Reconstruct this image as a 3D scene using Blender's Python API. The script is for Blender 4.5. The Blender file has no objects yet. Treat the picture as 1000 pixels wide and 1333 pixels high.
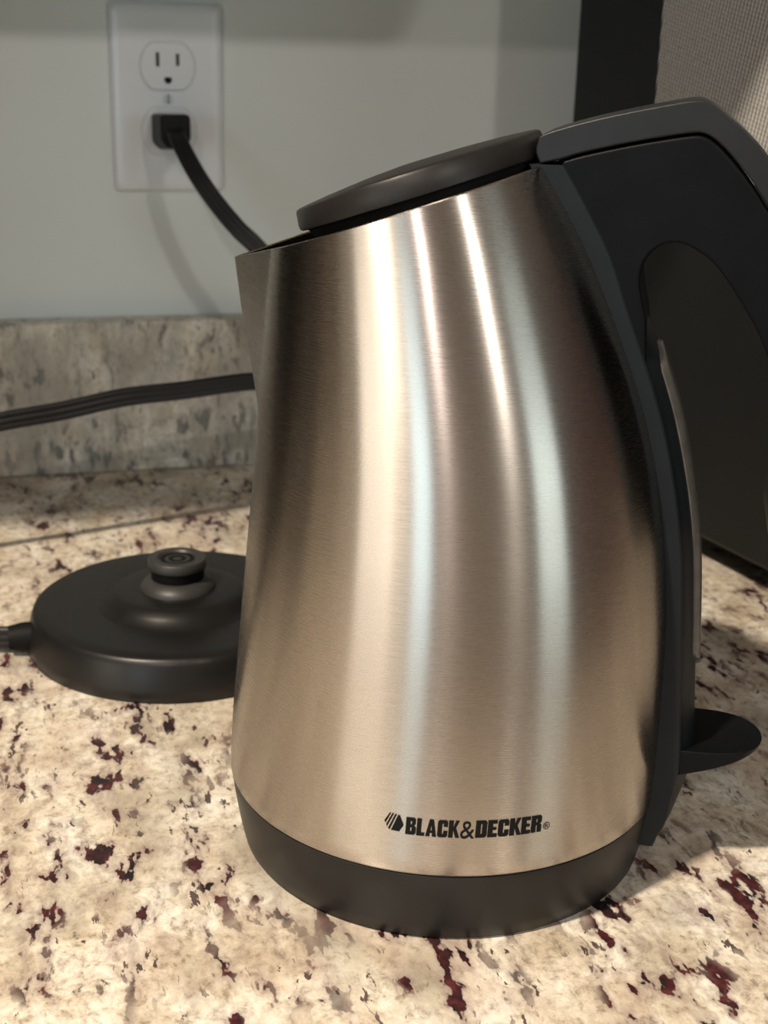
import bpy, bmesh, math, random
from mathutils import Vector, Matrix, Quaternion

random.seed(4)
scene = bpy.context.scene
C = scene.collection
R = math.radians

# ------------------------------------------------------------------ camera, world, lights, exposure
# World axes: X along the wall to the right, Y towards the wall, Z up; the counter top is z = 0.
WALL_Y = 0.9024
CEIL_Z = 1.50
FLOOR_Z = -0.91

cam_d = bpy.data.cameras.new('camera')
cam = bpy.data.objects.new('camera', cam_d)
C.objects.link(cam)
cam_d.sensor_fit = 'HORIZONTAL'
cam_d.sensor_width = 36.0
cam_d.lens = 36.0 * 1763.0 / 1000.0
cam_d.clip_start = 0.01
cam_d.dof.use_dof = True
cam_d.dof.focus_distance = 0.44
cam_d.dof.aperture_fstop = 25.0
yaw, pitch, roll = 0.264, 0.3292, 0.0253
fwd = Vector((math.sin(yaw) * math.cos(pitch), math.cos(yaw) * math.cos(pitch), -math.sin(pitch)))
right = Vector((math.cos(yaw), -math.sin(yaw), 0))
up = right.cross(fwd)
r2 = math.cos(roll) * right + math.sin(roll) * up
u2 = -math.sin(roll) * right + math.cos(roll) * up
cam.matrix_world = Matrix(((r2.x, u2.x, -fwd.x, 0), (r2.y, u2.y, -fwd.y, 0), (r2.z, u2.z, -fwd.z, 0.2722), (0, 0, 0, 1)))
scene.camera = cam

world = bpy.data.worlds.new('world')
scene.world = world
world.use_nodes = True
world.node_tree.nodes['Background'].inputs[0].default_value = (0.55, 0.7, 0.85, 1)
world.node_tree.nodes['Background'].inputs[1].default_value = 0.15

def area(name, loc, target, size, power, color, size_y=None, shape='DISK', spread=180):
    d = bpy.data.lights.new(name, 'AREA')
    d.shape = shape
    d.size = size
    if size_y:
        d.size_y = size_y
    d.energy = power
    d.color = color
    d.spread = R(spread)
    o = bpy.data.objects.new(name, d)
    C.objects.link(o)
    o.location = loc
    o.rotation_euler = (Vector(target) - Vector(loc)).to_track_quat('-Z', 'Y').to_euler()
    return o

WARM = (1.0, 0.86, 0.69)
# recessed ceiling lamps of the kitchen
area('ceiling_lamp_light_a', (-0.74, -0.10, CEIL_Z - 0.012), (-0.74, -0.10, 0), 0.10, 31, WARM)
area('ceiling_lamp_light_b', (0.65, -1.60, CEIL_Z - 0.012), (0.65, -1.60, 0), 0.13, 11, (1.0, 0.94, 0.86))
area('ceiling_lamp_light_c', (-0.74, -1.60, CEIL_Z - 0.012), (-0.74, -1.60, 0), 0.11, 9.0, (1.0, 0.86, 0.82))
# daylight entering by the windows behind the camera
area('window_light_a', (2.25, -3.12, 0.52), (2.25, 0, 0.52), 1.30, 13, (0.82, 0.97, 0.96), 1.30, 'RECTANGLE')
area('window_light_b', (-2.40, -3.12, 0.40), (-2.40, 0, 0.40), 0.94, 14, (0.66, 0.89, 1.0), 1.70, 'RECTANGLE')
area('window_light_c', (-3.12, -1.45, 0.30), (0, -1.45, 0.30), 1.46, 13, (1.0, 0.90, 0.76), 1.30, 'RECTANGLE')  # unseen warm source on the left, added for the broad sheen on the steel

scene.view_settings.view_transform = 'Standard'
scene.view_settings.look = 'None'
scene.view_settings.gamma = 1.0
scene.view_settings.use_curve_mapping = False
scene.view_settings.exposure = 0.66
scene.cycles.use_denoising = True
scene.cycles.caustics_reflective = False
scene.cycles.caustics_refractive = False
scene.cycles.sample_clamp_indirect = 4.0

# ------------------------------------------------------------------ helpers
def mesh_obj(name, verts, faces, mat=None, parent=None, smooth=False, angle=None):
    me = bpy.data.meshes.new(name)
    me.from_pydata([tuple(v) for v in verts], [], faces)
    bm = bmesh.new()
    bm.from_mesh(me)
    bmesh.ops.recalc_face_normals(bm, faces=bm.faces)
    bm.to_mesh(me)
    bm.free()
    me.update()
    if smooth:
        me.polygons.foreach_set('use_smooth', [True] * len(me.polygons))
        if angle:
            me.set_sharp_from_angle(angle=R(angle))
    o = bpy.data.objects.new(name, me)
    C.objects.link(o)
    if mat:
        me.materials.append(mat)
    if parent:
        o.parent = parent
    return o

def bevel(o, width, seg=3, angle=35):
    m = o.modifiers.new('bevel', 'BEVEL')
    m.width = width
    m.segments = seg
    m.limit_method = 'ANGLE'
    m.angle_limit = R(angle)
    m.harden_normals = False
    me = o.data
    me.polygons.foreach_set('use_smooth', [True] * len(me.polygons))
    w = o.modifiers.new('normals', 'WEIGHTED_NORMAL')
    w.keep_sharp = True
    return o

BOXF = [(0, 1, 3, 2), (4, 6, 7, 5), (0, 4, 5, 1), (2, 3, 7, 6), (0, 2, 6, 4), (1, 5, 7, 3)]
def box(name, lo, hi, mat=None, parent=None, bev=0, seg=2):
    v = [(x, y, z) for x in (lo[0], hi[0]) for y in (lo[1], hi[1]) for z in (lo[2], hi[2])]
    o = mesh_obj(name, v, BOXF, mat, parent)
    if bev:
        bevel(o, bev, seg)
    return o

def lathe(name, prof, mat, parent=None, n=96, angle=40, center=(0, 0)):
    """prof: (r, z) list, open; ends with r=0 are closed by a fan"""
    v, f = [], []
    for r, z in prof:
        for k in range(n):
            a = 2 * math.pi * k / n
            v.append((center[0] + max(r, 1e-5) * math.cos(a), center[1] + max(r, 1e-5) * math.sin(a), z))
    for i in range(len(prof) - 1):
        for k in range(n):
            k2 = (k + 1) % n
            f.append((i * n + k, i * n + k2, (i + 1) * n + k2, (i + 1) * n + k))
    f.append(tuple(range(n - 1, -1, -1)))
    f.append(tuple(range((len(prof) - 1) * n, len(prof) * n)))
    return mesh_obj(name, v, f, mat, parent, True, angle)

def prism(name, outline, half, mat, parent=None, bev=0.002, seg=3, axis='y', angle=35, smooth_out=True):
    """extrude an outline in (s, z) across +-half along local y"""
    n = len(outline)
    v = [(s, -half, z) for s, z in outline] + [(s, half, z) for s, z in outline]
    f = [tuple(range(n)), tuple(range(2 * n - 1, n - 1, -1))]
    for k in range(n):
        k2 = (k + 1) % n
        f.append((k, n + k, n + k2, k2))
    o = mesh_obj(name, v, f, mat, parent)
    if bev:
        bevel(o, bev, seg, angle)
    return o

def catmull(pts, per=8, closed=False):
    P = [Vector(p) for p in pts]
    n = len(P)
    out = []
    rng = range(n) if closed else range(n - 1)
    for i in rng:
        if closed:
            p0, p1, p2, p3 = P[i - 1], P[i], P[(i + 1) % n], P[(i + 2) % n]
        else:
            p0, p1, p2, p3 = P[max(i - 1, 0)], P[i], P[i + 1], P[min(i + 2, n - 1)]
        for k in range(per):
            t = k / per
            out.append(0.5 * ((2 * p1) + (p2 - p0) * t + (2 * p0 - 5 * p1 + 4 * p2 - p3) * t * t + (3 * p1 - p0 - 3 * p2 + p3) * t ** 3))
    if not closed:
        out.append(P[-1].copy())
    return out

def interp(tab, x):
    if x <= tab[0][0]:
        a, b = tab[0], tab[1]
    elif x >= tab[-1][0]:
        a, b = tab[-2], tab[-1]
    else:
        for a, b in zip(tab, tab[1:]):
            if a[0] <= x <= b[0]:
                break
    t = (x - a[0]) / (b[0] - a[0])
    return [a[i] + (b[i] - a[i]) * t for i in range(1, len(a))]

def smooth_table(tab, per=6):
    return [tuple(v) for v in catmull([tuple(t) for t in tab], per)]

def empty(name, loc, rz=0):
    o = bpy.data.objects.new(name, None)
    o.empty_display_size = 0.02
    C.objects.link(o)
    o.location = loc
    o.rotation_euler = (0, 0, rz)
    return o

def tag(o, label, cat, group=None):
    o['label'] = label
    o['category'] = cat
    if group:
        o['group'] = group
    return o

def struct(o, label=None):
    o['kind'] = 'structure'
    if label:
        o['label'] = label
    return o

# ------------------------------------------------------------------ materials
def new_mat(name):
    m = bpy.data.materials.new(name)
    m.use_nodes = True
    nt = m.node_tree
    return m, nt, nt.nodes['Principled BSDF']

def nd(nt, kind, **kw):
    n = nt.nodes.new(kind)
    for k, v in kw.items():
        setattr(n, k, v)
    return n

def ramp(nt, fac, stops):
    n = nd(nt, 'ShaderNodeValToRGB')
    el = n.color_ramp.elements
    while len(el) < len(stops):
        el.new(0.5)
    for e, (p, c) in zip(el, stops):
        e.position = p
        e.color = c if len(c) == 4 else (*c, 1)
    nt.links.new(fac, n.inputs[0])
    return n

def noise(nt, vec, scale, detail=4, rough=0.55, dist=0.0):
    n = nd(nt, 'ShaderNodeTexNoise')
    n.inputs['Scale'].default_value = scale
    n.inputs['Detail'].default_value = detail
    n.inputs['Roughness'].default_value = rough
    n.inputs['Distortion'].default_value = dist
    nt.links.new(vec, n.inputs['Vector'])
    return n

def mix(nt, fac, a, b, mode='MIX'):
    n = nd(nt, 'ShaderNodeMix', data_type='RGBA', blend_type=mode)
    for sock, v in ((n.inputs[0], fac), (n.inputs[6], a), (n.inputs[7], b)):
        if isinstance(v, (int, float)):
            sock.default_value = v
        elif isinstance(v, tuple):
            sock.default_value = v if len(v) == 4 else (*v, 1)
        else:
            nt.links.new(v, sock)
    return n.outputs[2]

def math_n(nt, op, a, b=None):
    n = nd(nt, 'ShaderNodeMath', operation=op)
    for i, v in enumerate((a, b)):
        if v is None:
            continue
        if isinstance(v, (int, float)):
            n.inputs[i].default_value = v
        else:
            nt.links.new(v, n.inputs[i])
    return n.outputs[0]

def bump(nt, bsdf, height, strength, dist=0.001):
    n = nd(nt, 'ShaderNodeBump')
    n.inputs['Strength'].default_value = strength
    n.inputs['Distance'].default_value = dist
    nt.links.new(height, n.inputs['Height'])
    nt.links.new(n.outputs[0], bsdf.inputs['Normal'])

def coords(nt, scale=(1, 1, 1), rot=(0, 0, 0), out='Object', loc=(0, 0, 0)):
    tc = nd(nt, 'ShaderNodeTexCoord')
    mp = nd(nt, 'ShaderNodeMapping')
    mp.inputs['Scale'].default_value = scale
    mp.inputs['Rotation'].default_value = rot
    mp.inputs['Location'].default_value = loc
    nt.links.new(tc.outputs[out], mp.inputs[0])
    return mp.outputs[0]

def plain(name, col, rough=0.5, metal=0.0, var=0.08, scale=60, bstr=0.0, bscale=800, spec=0.5):
    m, nt, b = new_mat(name)
    vec = coords(nt)
    n = noise(nt, vec, scale, 4)
    lo = tuple(c * (1 - var) for c in col)
    hi = tuple(min(1, c * (1 + var)) for c in col)
    rp = ramp(nt, n.outputs[0], [(0.3, lo), (0.7, hi)])
    nt.links.new(rp.outputs[0], b.inputs['Base Color'])
    b.inputs['Roughness'].default_value = rough
    b.inputs['Metallic'].default_value = metal
    b.inputs['Specular IOR Level'].default_value = spec
    if bstr:
        nb = noise(nt, vec, bscale, 2)
        bump(nt, b, nb.outputs[0], bstr, 0.0002)
    return m

def granite(name, rot, grey=0.0):
    m, nt, b = new_mat(name)
    v0 = coords(nt, rot=rot)
    warp = noise(nt, v0, 70, 4)
    off = nd(nt, 'ShaderNodeVectorMath', operation='MULTIPLY_ADD')
    off.inputs[1].default_value = (0.006, 0.008, 0.006)
    nt.links.new(warp.outputs['Color'], off.inputs[0])
    nt.links.new(v0, off.inputs[2])
    vv = off.outputs[0]
    def st(sx, sy, loc=(0, 0, 0)):
        mp = nd(nt, 'ShaderNodeMapping')
        mp.inputs['Scale'].default_value = (sx, sy, 1)
        mp.inputs['Location'].default_value = loc
        mp.inputs['Rotation'].default_value = (0, 0, R(-8))
        nt.links.new(vv, mp.inputs[0])
        return mp.outputs[0]
    def mask(n, a, b_):
        return ramp(nt, n.outputs[0], [(a, (0, 0, 0)), (b_, (1, 1, 1))]).outputs[0]
    mul = lambda p, q: math_n(nt, 'MULTIPLY', p, q)
    # cream feldspar ground, cloudy and crystalline
    g0 = noise(nt, st(1, 0.7), 48, 3, 0.5)
    base = ramp(nt, g0.outputs[0], [(0.34, (0.56, 0.48, 0.375)), (0.46, (0.72, 0.645, 0.53)), (0.56, (0.81, 0.755, 0.65)), (0.68, (0.86, 0.83, 0.76))])
    g1 = noise(nt, st(1, 0.8, (4, 2, 0)), 260, 6, 0.7)
    cry = ramp(nt, g1.outputs[0], [(0.34, (0.42, 0.37, 0.32)), (0.46, (0.84, 0.81, 0.77)), (0.60, (1.08, 1.08, 1.07))])
    col = mix(nt, 0.9, base.outputs[0], cry.outputs[0], 'MULTIPLY')
    # grey green quartz patches
    q = noise(nt, st(1, 0.5, (3, 1, 0)), 22, 4, 0.55)
    col = mix(nt, mul(mask(q, 0.52, 0.66), 0.60), col, (0.34, 0.31, 0.245))
    # tan and rose clouds
    t = noise(nt, st(1, 0.55, (7, 4, 0)), 30, 4, 0.6)
    col = mix(nt, mul(mask(t, 0.53, 0.70), 0.45), col, (0.54, 0.40, 0.32))
    # where the dark minerals gather
    cl = noise(nt, st(1.1, 0.36, (2.7, 9.6, 0)), 30, 3, 0.55)
    clm = mask(cl, 0.40, 0.55)
    bl = noise(nt, st(1.25, 0.50, (12.1, 3.3, 0)), 125, 3, 0.55)
    col = mix(nt, mul(mul(mask(bl, 0.44, 0.58), clm), 0.62), col, (0.30, 0.225, 0.20))
    gc = noise(nt, vv, 150, 3)
    gcol = ramp(nt, gc.outputs[0], [(0.38, (0.018, 0.014, 0.015)), (0.54, (0.060, 0.017, 0.020)), (0.70, (0.12, 0.034, 0.036))] if not grey else [(0.38, (0.030, 0.032, 0.030)), (0.55, (0.070, 0.065, 0.058)), (0.70, (0.10, 0.075, 0.065))])
    col = mix(nt, mul(mask(bl, 0.578, 0.608), clm), col, gcol.outputs[0])
    # small lone garnets and black flakes
    sp = noise(nt, st(1.35, 0.48, (5, 5, 0)), 210, 3, 0.55)
    sc = noise(nt, st(1, 0.7, (1, 6, 0)), 34, 3)
    col = mix(nt, mul(mul(mask(sp, 0.625, 0.66), mask(sc, 0.42, 0.56)), 0.92), col, (0.055, 0.028, 0.028))
    hf = noise(nt, st(2.2, 0.5, (9, 3, 0)), 120, 3, 0.6, 0.6)
    col = mix(nt, mul(mul(mask(hf, 0.66, 0.70), mask(sc, 0.36, 0.5)), 0.7), col, (0.12, 0.095, 0.085))
    if grey:
        gs = noise(nt, st(1.6, 0.35, (4, 8, 0)), 40, 4, 0.6)
        col = mix(nt, mul(mask(gs, 0.40, 0.66), 0.55), col, (0.26, 0.27, 0.24))
        col = mix(nt, grey, col, (0.40, 0.41, 0.37))  # overall greying tones the cool shade into the stone
    nt.links.new(col, b.inputs['Base Color'])
    b.inputs['Roughness'].default_value = 0.24
    b.inputs['Specular IOR Level'].default_value = 0.35
    bump(nt, b, g1.outputs[0], 0.05, 0.0004)
    return m

def steel_mat():
    m, nt, b = new_mat('brushed_steel')
    tc = nd(nt, 'ShaderNodeTexCoord')
    sx = nd(nt, 'ShaderNodeSeparateXYZ')
    nt.links.new(tc.outputs['Object'], sx.inputs[0])
    ang = math_n(nt, 'ARCTAN2', sx.outputs[1], sx.outputs[0])
    def brush(ka, kz):
        cb = nd(nt, 'ShaderNodeCombineXYZ')
        nt.links.new(math_n(nt, 'MULTIPLY', ang, ka), cb.inputs[0])
        nt.links.new(math_n(nt, 'MULTIPLY', sx.outputs[2], kz), cb.inputs[1])
        return noise(nt, cb.outputs[0], 1.0, 3, 0.6)
    br = brush(7, 4200)
    br2 = brush(18, 8000)
    s = math_n(nt, 'ADD', math_n(nt, 'MULTIPLY', br.outputs[0], 0.6), math_n(nt, 'MULTIPLY', br2.outputs[0], 0.4))
    cr = ramp(nt, s, [(0.30, (0.51, 0.465, 0.42)), (0.70, (0.56, 0.515, 0.47))])
    col = cr.outputs[0]
    # dried drips and dust specks
    vs = coords(nt)
    d = noise(nt, vs, 330, 2, 0.5)
    dm = ramp(nt, d.outputs[0], [(0.77, (0, 0, 0)), (0.80, (1, 1, 1))])
    col = mix(nt, math_n(nt, 'MULTIPLY', dm.outputs[0], 0.55), col, (0.30, 0.22, 0.14))
    for px, py, pz, rad in ((-0.0290, -0.0715, 0.0780, 0.0030), (-0.0665, -0.0375, 0.0905, 0.0013), (-0.0650, -0.0400, 0.0730, 0.0012)):
        ds = nd(nt, 'ShaderNodeVectorMath', operation='DISTANCE')
        wob = nd(nt, 'ShaderNodeVectorMath', operation='MULTIPLY_ADD')
        wn = noise(nt, vs, 420, 3)
        wob.inputs[1].default_value = (0.004, 0.004, 0.004)
        nt.links.new(wn.outputs['Color'], wob.inputs[0])
        nt.links.new(vs, wob.inputs[2])
        nt.links.new(wob.outputs[0], ds.inputs[0])
        ds.inputs[1].default_value = (px + 0.002, py + 0.002, pz + 0.002)
        sm = ramp(nt, math_n(nt, 'DIVIDE', ds.outputs['Value'], rad), [(0.45, (1, 1, 1)), (0.8, (0, 0, 0))])
        col = mix(nt, math_n(nt, 'MULTIPLY', sm.outputs[0], 0.75), col, (0.22, 0.13, 0.06))
    nt.links.new(col, b.inputs['Base Color'])
    b.inputs['Metallic'].default_value = 1.0
    rr = nd(nt, 'ShaderNodeMapRange')
    rr.inputs[1].default_value = 0.3
    rr.inputs[2].default_value = 0.7
    rr.inputs[3].default_value = 0.25
    rr.inputs[4].default_value = 0.30
    nt.links.new(s, rr.inputs[0])
    nt.links.new(rr.outputs[0], b.inputs['Roughness'])
    b.inputs['Anisotropic'].default_value = 0.93
    b.inputs['Anisotropic Rotation'].default_value = 0.25
    tg = nd(nt, 'ShaderNodeTangent', direction_type='RADIAL', axis='Z')
    nt.links.new(tg.outputs[0], b.inputs['Tangent'])
    bump(nt, b, s, 0.008, 0.0002)
    # a duller, wider sheen from the scratched surface
    b2 = nd(nt, 'ShaderNodeBsdfPrincipled')
    nt.links.new(col, b2.inputs['Base Color'])
    b2.inputs['Metallic'].default_value = 1.0
    b2.inputs['Roughness'].default_value = 0.46
    b2.inputs['Anisotropic'].default_value = 0.8
    b2.inputs['Anisotropic Rotation'].default_value = 0.25
    nt.links.new(tg.outputs[0], b2.inputs['Tangent'])
    ms = nd(nt, 'ShaderNodeMixShader')
    ms.inputs[0].default_value = 0.13
    nt.links.new(b.outputs[0], ms.inputs[1])
    nt.links.new(b2.outputs[0], ms.inputs[2])
    nt.links.new(ms.outputs[0], nt.nodes['Material Output'].inputs[0])
    return m

def mesh_mat():
    m, nt, b = new_mat('woven_grey_mesh')
    v = coords(nt, rot=(0, 0, 0))
    sep = nd(nt, 'ShaderNodeSeparateXYZ')
    # local x runs along the panel, local z up; threads lean a little
    mp = nd(nt, 'ShaderNodeMapping')
    mp.inputs['Rotation'].default_value = (0, R(-13), 0)
    nt.links.new(v, mp.inputs[0])
    nt.links.new(mp.outputs[0], sep.inputs[0])
    cx = math_n(nt, 'SINE', math_n(nt, 'MULTIPLY', sep.outputs[0], 2 * math.pi / 0.0026))
    par = math_n(nt, 'MULTIPLY', math_n(nt, 'SIGN', cx), math.pi / 2 * 0.6)
    cz = math_n(nt, 'SINE', math_n(nt, 'ADD', math_n(nt, 'MULTIPLY', sep.outputs[2], 2 * math.pi / 0.0021), par))
    s = math_n(nt, 'ADD', math_n(nt, 'MULTIPLY', cx, 0.36), math_n(nt, 'MULTIPLY', cz, 0.14))
    nz = noise(nt, v, 500, 2)
    s = math_n(nt, 'ADD', math_n(nt, 'ADD', s, 0.30), math_n(nt, 'MULTIPLY', nz.outputs[0], 0.4))
    rp = ramp(nt, s, [(0.15, (0.07, 0.067, 0.063)), (0.5, (0.32, 0.31, 0.295)), (0.9, (0.66, 0.645, 0.62))])
    nt.links.new(rp.outputs[0], b.inputs['Base Color'])
    b.inputs['Roughness'].default_value = 0.75
    bump(nt, b, s, 0.6, 0.0006)
    return m

M_wall = plain('painted_wall', (0.69, 0.73, 0.70), 0.75, var=0.02, scale=8, bstr=0.15, bscale=900)
M_room = plain('room_paint', (0.30, 0.285, 0.26), 0.75, var=0.03, scale=8)
M_added_red = plain('burgundy_paint', (0.11, 0.045, 0.045), 0.7, var=0.04, scale=8)  # dark red put on the unseen right wall for its reflection in the steel
M_ceil = plain('ceiling_paint', (0.55, 0.53, 0.50), 0.8, var=0.02)
M_floor = plain('floor_wood', (0.20, 0.13, 0.085), 0.45, var=0.25, scale=14)
M_cab = plain('cabinet_paint', (0.26, 0.17, 0.11), 0.5, var=0.15, scale=25)
M_trim = plain('white_trim', (0.75, 0.74, 0.70), 0.4, var=0.02)
M_granite = granite('granite_counter', (0, 0, 0))
M_splash_shaded = granite('granite_backsplash', (R(-90), 0, 0), 0.30)  # counter stone again, greyed: cool shade painted into the colour
M_steel = steel_mat()
M_black = plain('black_plastic', (0.020, 0.019, 0.0185), 0.38, var=0.15, scale=90, bstr=0.06, bscale=2500)
M_lid = plain('lid_plastic', (0.016, 0.0145, 0.014), 0.40, var=0.15, scale=120, bstr=0.10, bscale=2600, spec=0.32)
M_handle = plain('handle_plastic', (0.0045, 0.0052, 0.0062), 0.42, var=0.15, scale=90, bstr=0.05, bscale=2500, spec=0.1)
M_spine = plain('spine_plastic', (0.010, 0.0125, 0.015), 0.45, var=0.12, scale=90, bstr=0.05, bscale=2500, spec=0.22)
M_cap = plain('cap_plastic', (0.016, 0.017, 0.0185), 0.36, var=0.12, scale=120, bstr=0.08, bscale=2600, spec=0.26)
M_base = plain('power_base_plastic', (0.010, 0.0095, 0.0095), 0.36, var=0.12, scale=90, bstr=0.05, bscale=2500, spec=0.4)
M_ring = plain('kettle_foot_plastic', (0.0135, 0.013, 0.013), 0.42, var=0.35, scale=38, bstr=0.05, bscale=2500, spec=0.32)
M_knob = plain('connector_plastic', (0.035, 0.034, 0.033), 0.45, var=0.1, scale=200)
M_dark = plain('dark_recess', (0.006, 0.006, 0.006), 0.6, var=0.1, spec=0.15)
M_plate = plain('outlet_white', (0.74, 0.77, 0.79), 0.28, var=0.01)
M_slot = plain('outlet_slot', (0.05, 0.045, 0.04), 0.6, var=0.1)
M_screw = plain('screw_painted', (0.62, 0.64, 0.65), 0.3, var=0.03)
M_cord = plain('cord_rubber', (0.014, 0.013, 0.0135), 0.42, var=0.1, scale=100, spec=0.3)
M_plug = plain('plug_rubber', (0.006, 0.006, 0.006), 0.5, var=0.1, spec=0.2)
M_app = plain('appliance_black', (0.008, 0.009, 0.0096), 0.48, var=0.08, scale=40, spec=0.25)
M_mesh = mesh_mat()
M_print = plain('black_print', (0.008, 0.008, 0.008), 0.5, var=0.05, spec=0.12)
M_lampw = plain('lamp_trim', (0.8, 0.78, 0.74), 0.5, var=0.02)

def gauge_mat():
    m, nt, b = new_mat('smoky_gauge')
    v = coords(nt)
    n = noise(nt, v, 120, 4)
    rp = ramp(nt, n.outputs[0], [(0.3, (0.11, 0.10, 0.09)), (0.7, (0.19, 0.175, 0.155))])
    nt.links.new(rp.outputs[0], b.inputs['Base Color'])
    b.inputs['Roughness'].default_value = 0.22
    b.inputs['Transmission Weight'].default_value = 0.35
    return m
M_gauge = gauge_mat()

# ------------------------------------------------------------------ room shell
X0, X1, YB = -3.0, 3.2, -3.0
struct(box('floor', (X0, YB, FLOOR_Z - 0.05), (X1, WALL_Y, FLOOR_Z), M_floor))
struct(box('ceiling', (X0, YB, CEIL_Z), (X1, WALL_Y, CEIL_Z + 0.05), M_ceil))
struct(box('wall_back', (X0, WALL_Y, FLOOR_Z), (X1, WALL_Y + 0.1, CEIL_Z), M_wall))
struct(box('wall_right', (X1, YB, FLOOR_Z), (X1 + 0.1, WALL_Y, CEIL_Z), M_added_red))
WINS = [(-2.88, -1.92, -0.45, 1.25), (1.60, 2.90, -0.13, 1.17)]
def wall_with_windows():
    xs = sorted({X0, X1} | {w[0] for w in WINS} | {w[1] for w in WINS})
    v, f = [], []
    def slab(x0, x1, z0, z1):
        b0 = len(v)
        v.extend((x, y, z) for x in (x0, x1) for y in (YB - 0.1, YB) for z in (z0, z1))
        f.extend(tuple(b0 + i for i in q) for q in BOXF)
    for a, b_ in zip(xs, xs[1:]):
        w = [w for w in WINS if abs(w[0] - a) < 1e-6]
        if w:
            slab(a, b_, FLOOR_Z, w[0][2])
            slab(a, b_, w[0][3], CEIL_Z)
        else:
            slab(a, b_, FLOOR_Z, CEIL_Z)
    return struct(mesh_obj('wall_front', v, f, M_room))
wall_with_windows()
for i, (a, b_, c, d) in enumerate(WINS):
    fr = 0.03
    v, f = [], []
    for lo, hi in (((a, c), (a + fr, d)), ((b_ - fr, c), (b_, d)), ((a, c), (b_, c + fr)), ((a, d - fr), (b_, d))):
        b0 = len(v)
        v.extend((x, y, z) for x in (lo[0], hi[0]) for y in (YB - 0.05, YB + 0.01) for z in (lo[1], hi[1]))
        f.extend(tuple(b0 + k for k in q) for q in BOXF)
    struct(mesh_obj('window_%d' % (i + 1), v, f, M_trim))

def left_wall():
    a, b_, c, d = -2.20, -0.70, -0.36, 0.96
    v, f = [], []
    for y0, y1, z0, z1 in ((YB, a, FLOOR_Z, CEIL_Z), (b_, WALL_Y, FLOOR_Z, CEIL_Z), (a, b_, FLOOR_Z, c), (a, b_, d, CEIL_Z)):
        b0 = len(v)
        v.extend((x, y, z) for x in (X0 - 0.1, X0) for y in (y0, y1) for z in (z0, z1))
        f.extend(tuple(b0 + k for k in q) for q in BOXF)
    struct(mesh_obj('wall_left', v, f, M_room))
    v, f = [], []
    for y0, y1, z0, z1 in ((a, a + 0.03, c, d), (b_ - 0.03, b_, c, d), (a, b_, c, c + 0.03), (a, b_, d - 0.03, d)):
        b0 = len(v)
        v.extend((x, y, z) for x in (X0 - 0.05, X0 + 0.01) for y in (y0, y1) for z in (z0, z1))
        f.extend(tuple(b0 + k for k in q) for q in BOXF)
    struct(mesh_obj('window_3', v, f, M_trim))  # unseen frame, added around the made-up light on the left
left_wall()

# recessed lamp trims in the ceiling
for k, (x, y) in enumerate(((-0.74, -0.10), (0.65, -1.60), (-0.74, -1.60))):
    o = lathe('trim_%d' % (k + 1), [(0.088, CEIL_Z), (0.088, CEIL_Z - 0.006), (0.072, CEIL_Z - 0.006), (0.072, CEIL_Z - 0.001)], M_lampw, n=40, center=(x, y))
    struct(o)

# ------------------------------------------------------------------ cabinets (above and below the frame)
def cabinet(name, lo, hi, ndoors, label):
    t = empty(name, ((lo[0] + hi[0]) / 2, (lo[1] + hi[1]) / 2, lo[2]))
    cx, cy, cz = t.location
    box('body', (lo[0] - cx, lo[1] - cy + 0.02, 0), (hi[0] - cx, hi[1] - cy, hi[2] - cz), M_cab, t)
    wd = (hi[0] - lo[0]) / ndoors
    for k in range(ndoors):
        xa = lo[0] - cx + k * wd + 0.003
        d = box('door', (xa, lo[1] - cy, 0.004), (xa + wd - 0.006, lo[1] - cy + 0.019, hi[2] - cz - 0.004), M_cab, t, 0.002)
        kn = lathe('knob', [(0.006, 0), (0.006, 0.014), (0.014, 0.018), (0.014, 0.024), (0.0, 0.027)], M_trim, d, n=20)
        kn.rotation_euler = (R(90), 0, 0)
        kn.location = (xa + wd - 0.05 if k % 2 == 0 else xa + 0.04, lo[1] - cy, 0.06 if lo[2] > 0 else hi[2] - cz - 0.06)
    t['kind'] = 'structure'
    t['label'] = label
    return t
cabinet('upper_cabinet', (-0.59, 0.51, 0.46), (0.31, WALL_Y, 1.22), 2, 'row of brown wall cabinets above the outlet')
cabinet('base_cabinet', (-0.59, 0.25, FLOOR_Z), (1.21, WALL_Y, -0.03), 5, 'row of brown base cabinets under the countertop')

F = empty('refrigerator', (-0.985, 0.57, FLOOR_Z))  # unseen, added so the left of the steel reflects a dark band
F['kind'] = 'structure'
F['label'] = 'tall black refrigerator at the left end of the counter'
box('body', (-0.36, -0.20, 0.02), (0.385, 0.33, 1.75), M_app, F, 0.006, 2)
for z0, z1 in ((0.05, 0.62), (0.63, 1.74)):
    d_ = box('door', (-0.36, -0.27, z0), (0.385, -0.205, z1), M_app, F, 0.008, 2)
    box('handle', (0.33, -0.31, z1 - 0.45), (0.35, -0.27, z1 - 0.08), M_trim, d_, 0.004, 2)
box('plinth', (-0.34, -0.20, 0.0), (0.365, 0.33, 0.02), M_dark, F)

# ------------------------------------------------------------------ countertop and backsplash
top = box('countertop', (-0.595, 0.215, -0.03), (1.22, WALL_Y, 0.0), M_granite, None, 0.006, 3)
tag(top, 'cream granite countertop speckled with burgundy and black under the kettle', 'countertop')
bs = box('backsplash', (-0.595, WALL_Y - 0.02, 0.0), (1.22, WALL_Y, 0.1016), M_splash_shaded, None, 0.002, 2)
tag(bs, 'low granite backsplash strip against the wall below the outlet', 'backsplash')

# ------------------------------------------------------------------ the kettle
K = empty('electric_kettle', (0.1386, 0.4212, 0.0), R(-27.1))
tag(K, 'brushed stainless steel electric kettle with black handle and slanted black lid', 'kettle')
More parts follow.
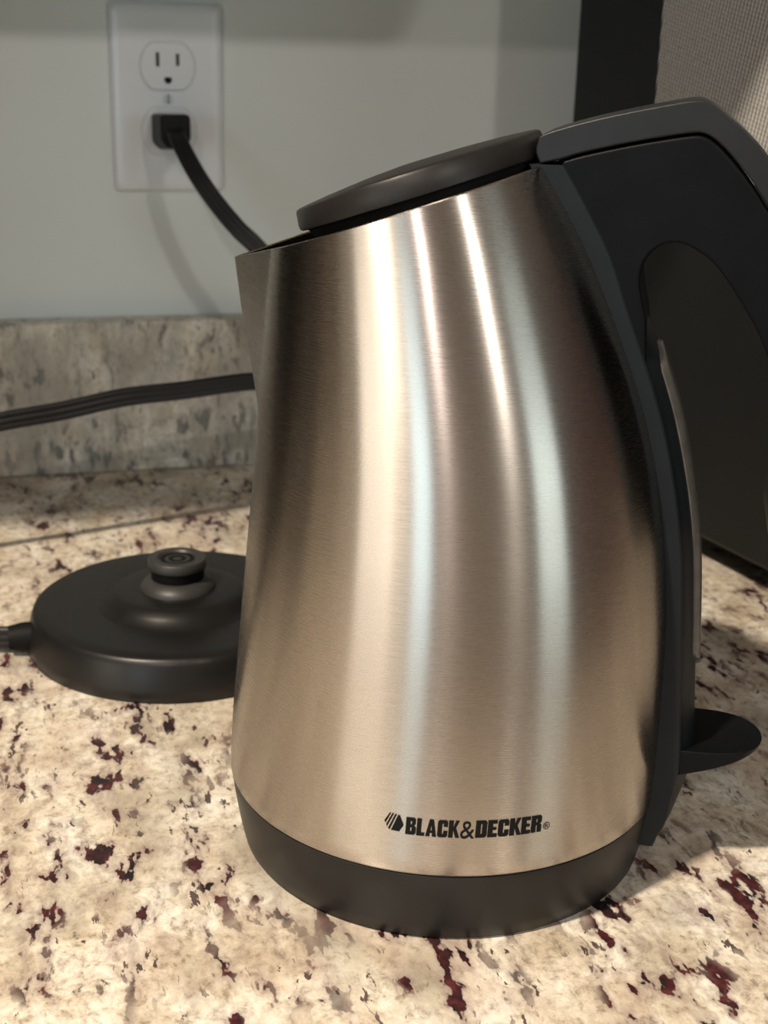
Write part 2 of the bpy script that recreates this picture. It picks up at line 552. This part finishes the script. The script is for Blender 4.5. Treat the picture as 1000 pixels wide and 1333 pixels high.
# z, centre offset towards the handle, radius
BODY = smooth_table([
    (0.0265, 0.0000, 0.0776), (0.045, 0.0008, 0.0774), (0.062, 0.0015, 0.0766), (0.082, 0.0022, 0.0756), (0.100, 0.0026, 0.0744),
    (0.120, 0.0024, 0.0724), (0.137, 0.0017, 0.0701), (0.152, 0.0007, 0.0679), (0.1675, -0.0012, 0.0652), (0.183, -0.0037, 0.0619),
    (0.1987, -0.0068, 0.0582), (0.2176, -0.0108, 0.0532), (0.239, -0.0168, 0.0463), (0.262, -0.024, 0.038)], 4)
SPOUT = [(0.150, -0.0700), (0.156, -0.0705), (0.1695, -0.0730), (0.188, -0.0764), (0.2046, -0.0785), (0.25, -0.083)]
RIM0, RIMM = 0.2312, 0.338

def section(theta, z, inset=0.0):
    """point on the steel wall at angle theta (0 = handle side) and height z"""
    c, r = interp(BODY, z)
    tip = interp(SPOUT, z)[0]
    rho = r
    d = c - tip
    phi = abs(((theta - math.pi) + math.pi) % (2 * math.pi) - math.pi)
    if d > r * 1.0005:
        al = math.acos(r / d) * 0.80
        if phi < al:
            # chord from the tip (d,0) to the circle at angle al
            px, py = r * math.cos(al), r * math.sin(al)
            dx, dy = px - d, py
            # ray at angle phi: t*(cos,sin) = (d,0)+s*(dx,dy)
            den = math.cos(phi) * dy - math.sin(phi) * dx
            line = d * dy / den
            rnd = d - 0.0016 - 0.06 * d * phi * phi      # blunt nose
            rho = max(r, min(line, rnd + 0.0008))
    rho -= inset
    return Vector((c + rho * math.cos(theta), rho * math.sin(theta), z))

def rim_z(theta, inset=0.0):
    z = 0.225
    for _ in range(40):
        p = section(theta, z, inset)
        z = z + 0.6 * (RIM0 + RIMM * p.x - z)
    return z

def steel_body():
    angs = []
    N = 200
    for k in range(N):
        angs.append(2 * math.pi * k / N)
    # finer steps around the spout
    angs = sorted(set([round(a, 6) for a in angs] + [round(math.pi + R(x * 0.8), 6) for x in range(-60, 61)]))
    n = len(angs)
    ROWS = 46
    v, f = [], []
    tops = [rim_z(a) for a in angs]
    ins = 0.0011
    prof0 = [(0.0268, 0.0024), (0.0266, 0.0010), (0.0272, 0.0003)]
    rows = []
    for z, i_ in prof0:
        rows.append([section(a, z, i_) for a in angs])
    for j in range(ROWS + 1):
        t = (j / ROWS if j < ROWS - 1 else (0.994 if j == ROWS - 1 else 1.0))
        rows.append([section(a, 0.0278 + (zt - 0.0278) * t) for a, zt in zip(angs, tops)])
    # rolled lip
    rows.append([section(a, zt + 0.0003, ins * 0.5) for a, zt in zip(angs, tops)])
    for j in range(14):
        t = j / 13
        rows.append([section(a, zt + (0.150 - zt) * t, ins) for a, zt in zip(angs, tops)])
    for r in rows:
        v.extend(r)
    for i in range(len(rows) - 1):
        for k in range(n):
            k2 = (k + 1) % n
            f.append((i * n + k, i * n + k2, (i + 1) * n + k2, (i + 1) * n + k))
    o = mesh_obj('body', v, f, M_steel, K, True, 28)
    return o
steel_body()

ring = lathe('foot_ring', [(0.066, 0.0), (0.0716, 0.0), (0.0729, 0.0012), (0.0740, 0.006), (0.0753, 0.013), (0.0764, 0.020), (0.0769, 0.0245), (0.0769, 0.0262), (0.0755, 0.0270), (0.070, 0.0270)], M_ring, K, 128)

# lid: oval slab parallel to the slanted rim
def lid():
    n = 96
    ang = math.atan(RIMM)
    cs, a_, b_ = -0.0132, 0.0394, 0.0480
    prof = [(0.86, -0.004), (0.93, 0.0026), (0.972, 0.0028), (0.986, 0.0033), (0.990, 0.0048), (0.978, 0.0095), (0.968, 0.0103), (0.945, 0.0107), (0.88, 0.0110), (0.70, 0.0116), (0.40, 0.0121), (0.12, 0.0123)]
    v, f = [], []
    for q, h in prof:
        for k in range(n):
            t = 2 * math.pi * k / n
            s = cs + a_ * q * math.cos(t) / math.cos(ang) * math.cos(ang)
            y = b_ * q * math.sin(t)
            # a little thinner towards the spout
            hh = h * (1.0 if h < 0 else (0.82 + 0.18 * min(1, max(0, (s + 0.056) / 0.035))))
            v.append((s - hh * math.sin(ang), y, RIM0 + RIMM * s + hh * math.cos(ang)))
    for i in range(len(prof) - 1):
        for k in range(n):
            k2 = (k + 1) % n
            f.append((i * n + k, i * n + k2, (i + 1) * n + k2, (i + 1) * n + k))
    f.append(tuple(range(n - 1, -1, -1)))
    f.append(tuple(range((len(prof) - 1) * n, len(prof) * n)))
    return mesh_obj('lid', v, f, M_lid, K, True, 32)
lid()

# spine: the black strip that carries handle, gauge and switch
SPB = smooth_table([(0.012, 0.0780), (0.016, 0.0790), (0.020, 0.0810), (0.026, 0.0822), (0.037, 0.0836), (0.048, 0.0839), (0.070, 0.0822), (0.110, 0.0790), (0.130, 0.0762),
    (0.147, 0.0725), (0.1657, 0.0672), (0.187, 0.0590), (0.1976, 0.0545), (0.213, 0.0485), (0.224, 0.0424), (0.234, 0.0363), (0.243, 0.0305)], 3)
def spine():
    hw = 0.018
    rows = []
    zs = [0.012 + (0.2405 - 0.012) * k / 60 for k in range(61)]
    for i, z in enumerate(zs):
        c, r = interp(BODY, max(z, 0.0265))
        inner = c + math.sqrt(r * r - hw * hw) - 0.0035
        if z < 0.03:
            inner = min(inner, 0.0715)
        b = interp(SPB, z)[0]
        crown = 0.0046 * min(1, max(0.1, (0.235 - z) / 0.05)) * min(1, max(0.3, (z - 0.008) / 0.03))
        pts = [(inner, -hw), (b - 0.0006, -hw), (b, -hw + 0.0006)]
        for k in range(0, 13):
            t = -1 + 2 * k / 12
            pts.append((b + crown * (1 - abs(t) ** 2.6), t * (hw - 0.0012)))
        pts += [(b, hw - 0.0006), (b - 0.0006, hw), (inner, hw)]
        rows.append([Vector((s, y, z)) for s, y in pts])
    n = len(rows[0])
    v = [p for r_ in rows for p in r_]
    f = []
    for i in range(len(rows) - 1):
        for k in range(n):
            k2 = (k + 1) % n
            f.append((i * n + k, i * n + k2, (i + 1) * n + k2, (i + 1) * n + k))
    f.append(tuple(range(n - 1, -1, -1)))
    f.append(tuple(range((len(rows) - 1) * n, len(rows) * n)))
    return mesh_obj('handle_spine', v, f, M_spine, K, True, 40)
sp = spine()

def gauge():
    rows = []
    hw = 0.0095
    N = 40
    for i in range(N + 1):
        z = 0.076 + (0.186 - 0.076) * i / N
        b = interp(SPB, z)[0] + 0.0030
        e = min(1.0, math.sqrt(max(0.0, min(i, N - i) / 2.5)))
        w = hw * max(0.25, e)
        rows.append([Vector((b - 0.003, -w, z)), Vector((b + 0.0010, -w, z)), Vector((b + 0.0026, -w * 0.8, z)), Vector((b + 0.0032, -w * 0.35, z)), Vector((b + 0.0032, w * 0.35, z)), Vector((b + 0.0026, w * 0.8, z)), Vector((b + 0.0010, w, z)), Vector((b - 0.003, w, z))])
    n = 8
    v = [p for r_ in rows for p in r_]
    f = []
    for i in range(len(rows) - 1):
        for k in range(n):
            k2 = (k + 1) % n
            f.append((i * n + k, i * n + k2, (i + 1) * n + k2, (i + 1) * n + k))
    f.append(tuple(range(n - 1, -1, -1)))
    f.append(tuple(range((len(rows) - 1) * n, len(rows) * n)))
    o = mesh_obj('water_gauge', v, f, M_gauge, sp, True, 40)
    o['label'] = 'smoky translucent water gauge strip'
    return o
gauge()

# grip
mm = lambda pts: [(a / 1000, b / 1000) for a, b in pts]
cap_in = [(31.0, 241.6), (37.5, 243.7), (50.8, 247.0), (62.0, 249.3), (69.0, 250.5), (72.0, 250.4), (74.8, 249.0), (79.2, 245.4), (86.0, 238.2), (92.0, 230.5), (99.0, 220.5), (106.0, 208.0), (112.5, 193.0), (117.0, 176.0), (119.5, 158.0), (120.0, 140.0)]
grip_in = [(103.5, 132.0), (103.8, 145.0), (103.4, 160.0), (101.0, 175.0), (96.2, 188.3), (91.2, 197.1), (84.4, 206.7), (78.6, 213.5), (73.1, 217.2), (68.5, 218.9), (64.0, 218.6), (60.0, 216.0), (57.6, 211.6), (57.2, 206.5), (58.4, 200.5), (60.0, 194.0), (61.0, 184.0), (62.0, 176.0)]
join = [(58.0, 176.0), (53.0, 192.0), (50.0, 200.0), (45.0, 211.0), (39.0, 221.0), (32.0, 232.0)]
tip = [(119.6, 128.0), (117.0, 120.0), (111.5, 117.5), (106.0, 120.5)]
def dense(pts, per=4):
    return [(p.x, p.y) for p in catmull([(a, b, 0) for a, b in pts], per)]
prism('handle', mm(dense(cap_in) + dense(tip, 2) + dense(grip_in) + join), 0.0172, M_handle, K, 0.0055, 5, angle=60)

# cap along the top of the handle
cap_out = [(122.8, 150.0), (122.6, 166.0), (120.2, 184.0), (115.0, 203.0), (107.0, 220.5), (99.0, 235.0), (91.3, 245.0), (84.0, 252.0), (78.0, 256.6), (72.5, 259.9), (68.5, 260.4), (62.0, 259.2), (50.1, 256.6), (36.8, 253.2), (25.2, 249.4), (23.6, 247.0), (23.2, 244.0), (24.6, 240.6)]
cap_low = [(a + da, b + 0.7) for (a, b), da in zip(cap_in[:-1], [0] * 6 + [0.3] * 9)]
prism('handle_cap', mm(dense([(31.0, 242.2)] + cap_low[1:], 3) + dense(cap_out, 3)), 0.0178, M_cap, K, 0.0013, 3, angle=40)

# switch lever: half-oval paddle
def lever():
    n = 22
    s0, L_, w = 0.0845, 0.0268, 0.0172
    out = [(s0 - 0.006, -w)] + [(s0 + L_ * math.sin(math.pi * k / n) ** 0.62, -w * math.cos(math.pi * k / n)) for k in range(n + 1)] + [(s0 - 0.006, w)]
    v, f = [], []
    m = len(out)
    for s, y in out:
        v.append((s, y, 0.0500 + 0.0006 * (s - s0) / L_))
    for s, y in out:
        t = min(1, max(0, (s - s0) / L_))
        v.append((s - 0.0015 * (1 - t), y * (0.97), 0.0396 + 0.0096 * t))
    # dished top
    v.append((s0 + 0.010, 0, 0.0472))
    for k in range(m):
        k2 = (k + 1) % m
        f.append((k, k2, m + k2, m + k))
        f.append((k, 2 * m, k2))
    f.append(tuple(range(m, 2 * m)))
    o = mesh_obj('switch_lever', v, f, M_handle, K)
    bevel(o, 0.0006, 2, 40)
lever()

# ---- lettering on the steel
def wrap(u, h_, lift=0.00016):
    """u: degrees around the kettle, h_: height"""
    p = section(R(u), h_)
    c = interp(BODY, h_)[0]
    d = Vector((p.x - c, p.y, 0)).normalized()
    return p + d * lift

GL = {
 'B': (0.62, [[(0, 0), (.275, 0), (.275, 1), (0, 1)], [(.2, .79), (.48, .79), (.48, 1), (.2, 1)], [(.2, .43), (.5, .43), (.5, .60), (.2, .60)], [(.2, 0), (.5, 0), (.5, .21), (.2, .21)],
       [(.345, .55), (.5, .55), (.58, .63), (.58, .9), (.48, 1), (.345, 1)], [(.345, 0), (.5, 0), (.61, .1), (.61, .43), (.52, .51), (.345, .51)]]),
 'L': (0.50, [[(0, 0), (.275, 0), (.275, 1), (0, 1)], [(.2, 0), (.48, 0), (.48, .19), (.2, .19)]]),
 'A': (0.66, [[(0, 0), (.25, 0), (.37, 1), (.2, 1)], [(.40, 0), (.65, 0), (.45, 1), (.29, 1)], [(.16, .21), (.5, .21), (.47, .36), (.18, .36)]]),
 'C': (0.62, [[(0, .1), (.1, 0), (.275, 0), (.275, 1), (.1, 1), (0, .9)], [(.2, .80), (.48, .80), (.48, 1), (.2, 1)], [(.2, 0), (.48, 0), (.48, .20), (.2, .20)],
       [(.345, .62), (.6, .62), (.6, .9), (.5, 1), (.345, 1)], [(.345, 0), (.5, 0), (.6, .1), (.6, .38), (.345, .38)]]),
 'K': (0.64, [[(0, 0), (.275, 0), (.275, 1), (0, 1)], [(.2, .40), (.34, .40), (.62, 1), (.40, 1)], [(.22, .60), (.40, .66), (.66, 0), (.42, 0)]]),
 'D': (0.63, [[(0, 0), (.275, 0), (.275, 1), (0, 1)], [(.2, .80), (.5, .80), (.5, 1), (.2, 1)], [(.2, 0), (.5, 0), (.5, .20), (.2, .20)], [(.345, 0), (.5, 0), (.61, .1), (.61, .9), (.5, 1), (.345, 1)]]),
 'E': (0.54, [[(0, 0), (.275, 0), (.275, 1), (0, 1)], [(.2, .79), (.51, .79), (.51, 1), (.2, 1)], [(.2, .42), (.47, .42), (.47, .58), (.2, .58)], [(.2, 0), (.52, 0), (.52, .21), (.2, .21)]]),
 'R': (0.63, [[(0, 0), (.275, 0), (.275, 1), (0, 1)], [(.2, .80), (.5, .80), (.5, 1), (.2, 1)], [(.2, .42), (.5, .42), (.5, .58), (.2, .58)], [(.345, .5), (.52, .5), (.6, .6), (.6, .9), (.5, 1), (.345, 1)], [(.345, 0), (.6, 0), (.6, .42), (.5, .5), (.345, .5)]]),
}
Z0, ZH = 0.0413, 0.0060
def word(name, text, u0, u1):
    wid = sum(GL[c][0] + 0.025 for c in text) - 0.025
    sc = (u1 - u0) / wid
    v, f = [], []
    x = 0
    for c in text:
        w, polys = GL[c]
        for pl in polys:
            b0 = len(v)
            v.extend(wrap(u0 + (x + px) * sc, Z0 + pz * ZH) for px, pz in pl)
            f.append(tuple(range(b0, b0 + len(pl))))
        x += w + 0.025
    return mesh_obj(name, v, f, M_print, K)
w1 = word('brand_lettering', 'BLACK', -89.5, -77.1)
w1['label'] = 'black printed word BLACK'
w2 = word('brand_lettering', 'DECKER', -73.4, -57.4)
w2['label'] = 'black printed word DECKER'

def font_glyph(name, ch, u0, u1, z0, z1):
    cu = bpy.data.curves.new(name, 'FONT')
    cu.body = ch
    cu.resolution_u = 6
    to = bpy.data.objects.new(name, cu)
    C.objects.link(to)
    dg = bpy.context.evaluated_depsgraph_get()
    dg.update()
    me = to.evaluated_get(dg).to_mesh()
    vs = [Vector(p.co) for p in me.vertices]
    fs = [tuple(p.vertices) for p in me.polygons]
    to.evaluated_get(dg).to_mesh_clear()
    bpy.data.objects.remove(to)
    x0, x1 = min(p.x for p in vs), max(p.x for p in vs)
    y0, y1 = min(p.y for p in vs), max(p.y for p in vs)
    v = [wrap(u0 + (u1 - u0) * (p.x - x0) / (x1 - x0), z0 + (z1 - z0) * (p.y - y0) / (y1 - y0)) for p in vs]
    return mesh_obj(name, v, fs, M_print, K)
font_glyph('brand_ampersand', '&', -76.9, -73.6, Z0 - 0.0003, Z0 + ZH - 0.0002)
font_glyph('registered_mark', '\u00ae', -57.0, -55.3, Z0 + 0.0004, Z0 + 0.0030)

def emblem():
    # hexagon, the left part cut into slanting bars
    P = [[(.24, 1.04), (.32, 1.04), (.06, .42), (.0, .55)], [(.38, 1.04), (.47, 1.03), (.16, .22), (.10, .33)], [(.53, 1.02), (.62, 1.0), (.31, .08), (.21, .13)], [(.68, .99), (.78, .96), (1.0, .42), (.80, .03), (.37, .05)]]
    v, f = [], []
    for pl in P:
        b0 = len(v)
        v.extend(wrap(-94.6 + 4.6 * px, Z0 + 0.0004 + pz * ZH) for px, pz in pl)
        f.append(tuple(range(b0, b0 + len(pl))))
    o = mesh_obj('hexagon_emblem', v, f, M_print, K)
    o['label'] = 'black printed hexagon with slanting stripes'
emblem()

# ------------------------------------------------------------------ the power base
B = empty('kettle_power_base', (0.0626, 0.6059, 0.0), R(0))
tag(B, 'round black kettle power base behind the kettle, its cord plugged into the outlet', 'power base')
lathe('base_plate', [(0.060, 0.0), (0.0706, 0.0), (0.0716, 0.0012), (0.0712, 0.006), (0.0700, 0.012), (0.0688, 0.0165), (0.0678, 0.0188), (0.0664, 0.0198), (0.060, 0.0201), (0.046, 0.0199), (0.036, 0.0196)], M_base, B, 128, 50)
lathe('centre_mound', [(0.0410, 0.0190), (0.0385, 0.0197), (0.0360, 0.0208), (0.0333, 0.0232), (0.0308, 0.0256), (0.0278, 0.0266), (0.017, 0.0267)], M_base, B, 96, 60)
kn = lathe('connector', [(0.0180, 0.0262), (0.0178, 0.0276), (0.0165, 0.0295), (0.0140, 0.0312), (0.0125, 0.0318)], M_knob, B, 64, 45)
lathe('connector_neck', [(0.0122, 0.0315), (0.0126, 0.0320), (0.0126, 0.0370)], M_dark, kn, 64)
ck = lathe('connector_head', [(0.0126, 0.0368), (0.0138, 0.0372), (0.0140, 0.0380), (0.0140, 0.0408), (0.0134, 0.0416), (0.0095, 0.0417), (0.0088, 0.0408)], M_knob, kn, 64)
for rr, rn in ((0.0082, 0.0060), (0.0042, 0.0022)):
    n = 40
    v = [(rr * math.cos(2 * math.pi * k / n), rr * math.sin(2 * math.pi * k / n), 0.04095) for k in range(n)] + [(rn * math.cos(2 * math.pi * k / n), rn * math.sin(2 * math.pi * k / n), 0.04095) for k in range(n)]
    f = [(k, (k + 1) % n, n + (k + 1) % n, n + k) for k in range(n)]
    mesh_obj('contact_groove', v, f, M_dark, kn)
lathe('strain_relief', [(0.0070, 0), (0.0068, 0.006), (0.0056, 0.012)], M_dark, B, 24, 40)
sr = B.children[-1]
for ch in B.children:
    if ch.name.startswith('strain_relief'):
        ch.rotation_euler = (0, R(-90), 0)
        ch.location = (-0.0675, -0.004, 0.0086)

# ------------------------------------------------------------------ the cord and plug
def cord(name, pts, parent, r=0.00205, gap=0.0033, lobes=3, upv=(0, 1, 0), per=10):
    P = catmull(pts, per)
    # outline of three joined conductors
    prof = []
    half = (lobes - 1) / 2
    for i in range(lobes):
        c = (half - i) * gap
        a0, a1 = (0, 0) if False else (-35, 35)
        # right side of each lobe
        for k in range(5):
            a = R(50 - 25 * k) if 0 < i < lobes - 1 else (R(90 - 35 * k) if i == 0 else R(50 - 35 * k))
            prof.append((c + r * math.sin(a), r * math.cos(a)))
    left = [(x, -y) for x, y in reversed(prof)]
    prof = prof + left
    n = len(prof)
    v, f = [], []
    for i, p in enumerate(P):
        T = (P[min(i + 1, len(P) - 1)] - P[max(i - 1, 0)]).normalized()
        A = T.cross(Vector(upv))
        if A.length < 0.05:
            A = T.cross(Vector((1, 0, 0)))
        A.normalize()
        Bv = A.cross(T).normalized()
        for a, b in prof:
            v.append(p + A * a + Bv * b)
    for i in range(len(P) - 1):
        for k in range(n):
            k2 = (k + 1) % n
            f.append((i * n + k, i * n + k2, (i + 1) * n + k2, (i + 1) * n + k))
    f.append(tuple(range(n - 1, -1, -1)))
    f.append(tuple(range((len(P) - 1) * n, len(P) * n)))
    return mesh_obj(name, v, f, M_cord, parent, True, 70)

CO = Vector((0.0955, 0.878, 0.2215))
CO = Vector((0.0626, 0.6059, 0.0))
T = B
path = [(0.0945, 0.862, 0.2225), (0.0958, 0.850, 0.2165), (0.1035, 0.835, 0.1994), (0.1134, 0.825, 0.1837), (0.1256, 0.815, 0.1685), (0.1362, 0.810, 0.1582), (0.1648, 0.800, 0.1263),
        (0.190, 0.797, 0.104), (0.203, 0.792, 0.090), (0.190, 0.778, 0.085), (0.158, 0.768, 0.0865), (0.1210, 0.7571, 0.0889), (0.0835, 0.7462, 0.0880), (0.0487, 0.7360, 0.0877), (0.0153, 0.7280, 0.0836), (-0.0167, 0.7194, 0.0813),
        (-0.070, 0.706, 0.075), (-0.120, 0.694, 0.052), (-0.150, 0.680, 0.020), (-0.145, 0.650, 0.0070), (-0.110, 0.628, 0.0068), (-0.065, 0.614, 0.0072), (-0.030, 0.6065, 0.0080), (-0.012, 0.6020, 0.0086)]
cord('power_cord', [Vector(p) - CO for p in path], T)
pl = mesh_obj('plug', [Vector(p) - CO for p in (
    (0.0835, 0.8955, 0.2305), (0.1065, 0.8955, 0.2305), (0.1065, 0.8955, 0.2130), (0.1020, 0.8955, 0.2085), (0.0885, 0.8955, 0.2085), (0.0835, 0.8955, 0.2130),
    (0.0860, 0.8600, 0.2315), (0.1040, 0.8600, 0.2315), (0.1040, 0.8600, 0.2165), (0.1000, 0.8600, 0.2115), (0.0900, 0.8600, 0.2115), (0.0860, 0.8600, 0.2165))],
    [(0, 1, 2, 3, 4, 5), (11, 10, 9, 8, 7, 6)] + [(k, k + 6, (k + 1) % 6 + 6, (k + 1) % 6) for k in range(6)], M_plug, T)
bevel(pl, 0.0022, 3, 25)

# ------------------------------------------------------------------ outlet
O = empty('wall_outlet', (0.0948, WALL_Y, 0.2393))
tag(O, 'white duplex wall outlet plate with black plug in its lower socket', 'outlet')
def plate():
    w, h, t = 0.035, 0.05715, 0.0060
    prof = [(0, 0), (0, -0.0022), (0.0016, -0.0044), (0.0040, -0.0056), (0.0065, -0.0060)]
    v, f = [], []
    for ins, y in prof:
        for sx, sz in ((-1, -1), (1, -1), (1, 1), (-1, 1)):
            # rounded corners, four points each
            cr = 0.0035
            for k in range(5):
                a = math.atan2(sz, sx) - math.pi / 4 + math.pi / 2 * k / 4
                v.append((sx * (w - ins - cr) + cr * math.cos(a), y, sz * (h - ins - cr) + cr * math.sin(a)))
    n = 20
    for i in range(len(prof) - 1):
        for k in range(n):
            k2 = (k + 1) % n
            f.append((i * n + k, i * n + k2, (i + 1) * n + k2, (i + 1) * n + k))
    f.append(tuple(range((len(prof) - 1) * n, len(prof) * n)))
    f.append(tuple(range(n - 1, -1, -1)))
    return mesh_obj('cover_plate', v, f, M_plate, O, True, 25)
plate()
def socket_outline(r, hcut, n=48):
    out = []
    for k in range(n):
        a = 2 * math.pi * k / n
        x, z = r * math.cos(a), r * math.sin(a)
        out.append((x, max(-hcut, min(hcut, z))))
    return out
for sz in (1, -1):
    cz = sz * 0.0195
    rc = prism('socket_recess', [(x, z + cz) for x, z in socket_outline(0.0180, 0.0150)], 0.0003, M_screw, O, 0)
    rc.location.y = -0.0061
    so = prism('socket_face', [(x, z + cz) for x, z in socket_outline(0.0168, 0.0139)], 0.0012, M_plate, O, 0.0006, 2)
    so.location.y = -0.0064
    for sx in (-1, 1):
        hh = 0.0042 if sx < 0 else 0.0036
        s1 = prism('slot', [(sx * 0.0062 - 0.0011, cz + 0.0040 - hh), (sx * 0.0062 + 0.0011, cz + 0.0040 - hh), (sx * 0.0062 + 0.0011, cz + 0.0040 + hh), (sx * 0.0062 - 0.0011, cz + 0.0040 + hh)], 0.0003, M_slot, so, 0)
        s1.location.y = -0.0011
    g = prism('ground_hole', [(0.0024 * math.cos(R(a)), cz - 0.0080 + min(0.0016, 0.0024 * math.sin(R(a)))) for a in range(0, 360, 20)], 0.0003, M_dark, so, 0)
    g.location.y = -0.0011
sc_ = prism('plate_screw', [(0.0031 * math.cos(R(a)), 0.0031 * math.sin(R(a))) for a in range(0, 360, 15)], 0.0006, M_screw, O, 0.0003, 2)
sc_.location.y = -0.0063
sl = prism('screw_slot', [(-0.0004, -0.0027), (0.0004, -0.0027), (0.0004, 0.0027), (-0.0004, 0.0027)], 0.0001, M_slot, sc_, 0)
sl.location.y = -0.0006

# ------------------------------------------------------------------ black appliance at the right
AX = math.atan2(-0.217, 0.040)            # local +x runs along the visible face towards the camera
A = empty('countertop_appliance', (0.328, 0.800, 0.0), AX)
tag(A, 'black countertop appliance with grey woven mesh panel behind the kettle handle', 'appliance')
LN, DP, HT = 0.38, 0.44, 0.36
box('body', (0, 0, 0.018), (LN, DP, HT), M_app, A, 0.003, 3)
for fx in (0.045, LN - 0.045):
    for fy in (0.05, DP - 0.05):
        lathe('foot', [(0.013, 0.0), (0.014, 0.002), (0.012, 0.019)], M_dark, A, 24, center=(fx, fy))
box('mesh_panel', (0.0863, -0.0022, 0.212), (0.345, 0.001, 0.345), M_mesh, A, 0.0006, 2)['label'] = 'grey woven mesh panel'

# ------------------------------------------------------------------ coffee maker shape, unseen, added so the steel mirrors something dark
CM = empty('coffee_maker', (-0.37, 0.66, 0.0), R(0))
tag(CM, 'black coffee maker on the counter left of the power base, mirrored in the steel', 'coffee maker')
box('base', (-0.11, -0.17, 0.0), (0.13, 0.17, 0.035), M_base, CM, 0.008, 3)
box('tank', (-0.11, 0.04, 0.035), (0.13, 0.17, 0.27), M_base, CM, 0.010, 3)
box('brew_head', (-0.11, -0.17, 0.25), (0.13, 0.17, 0.345), M_base, CM, 0.012, 3)
cf = lathe('carafe', [(0.060, 0.037), (0.074, 0.050), (0.082, 0.100), (0.074, 0.160), (0.056, 0.205), (0.060, 0.222), (0.0, 0.224)], M_base, CM, 48, 40, (0.01, -0.06))
prism('carafe_handle', mm([(0, 205), (34, 205), (46, 190), (46, 110), (34, 96), (0, 96), (0, 110), (28, 110), (32, 116), (32, 184), (28, 190), (0, 190)]), 0.010, M_base, CM, 0.003, 2).location = (0.08, -0.06, 0)
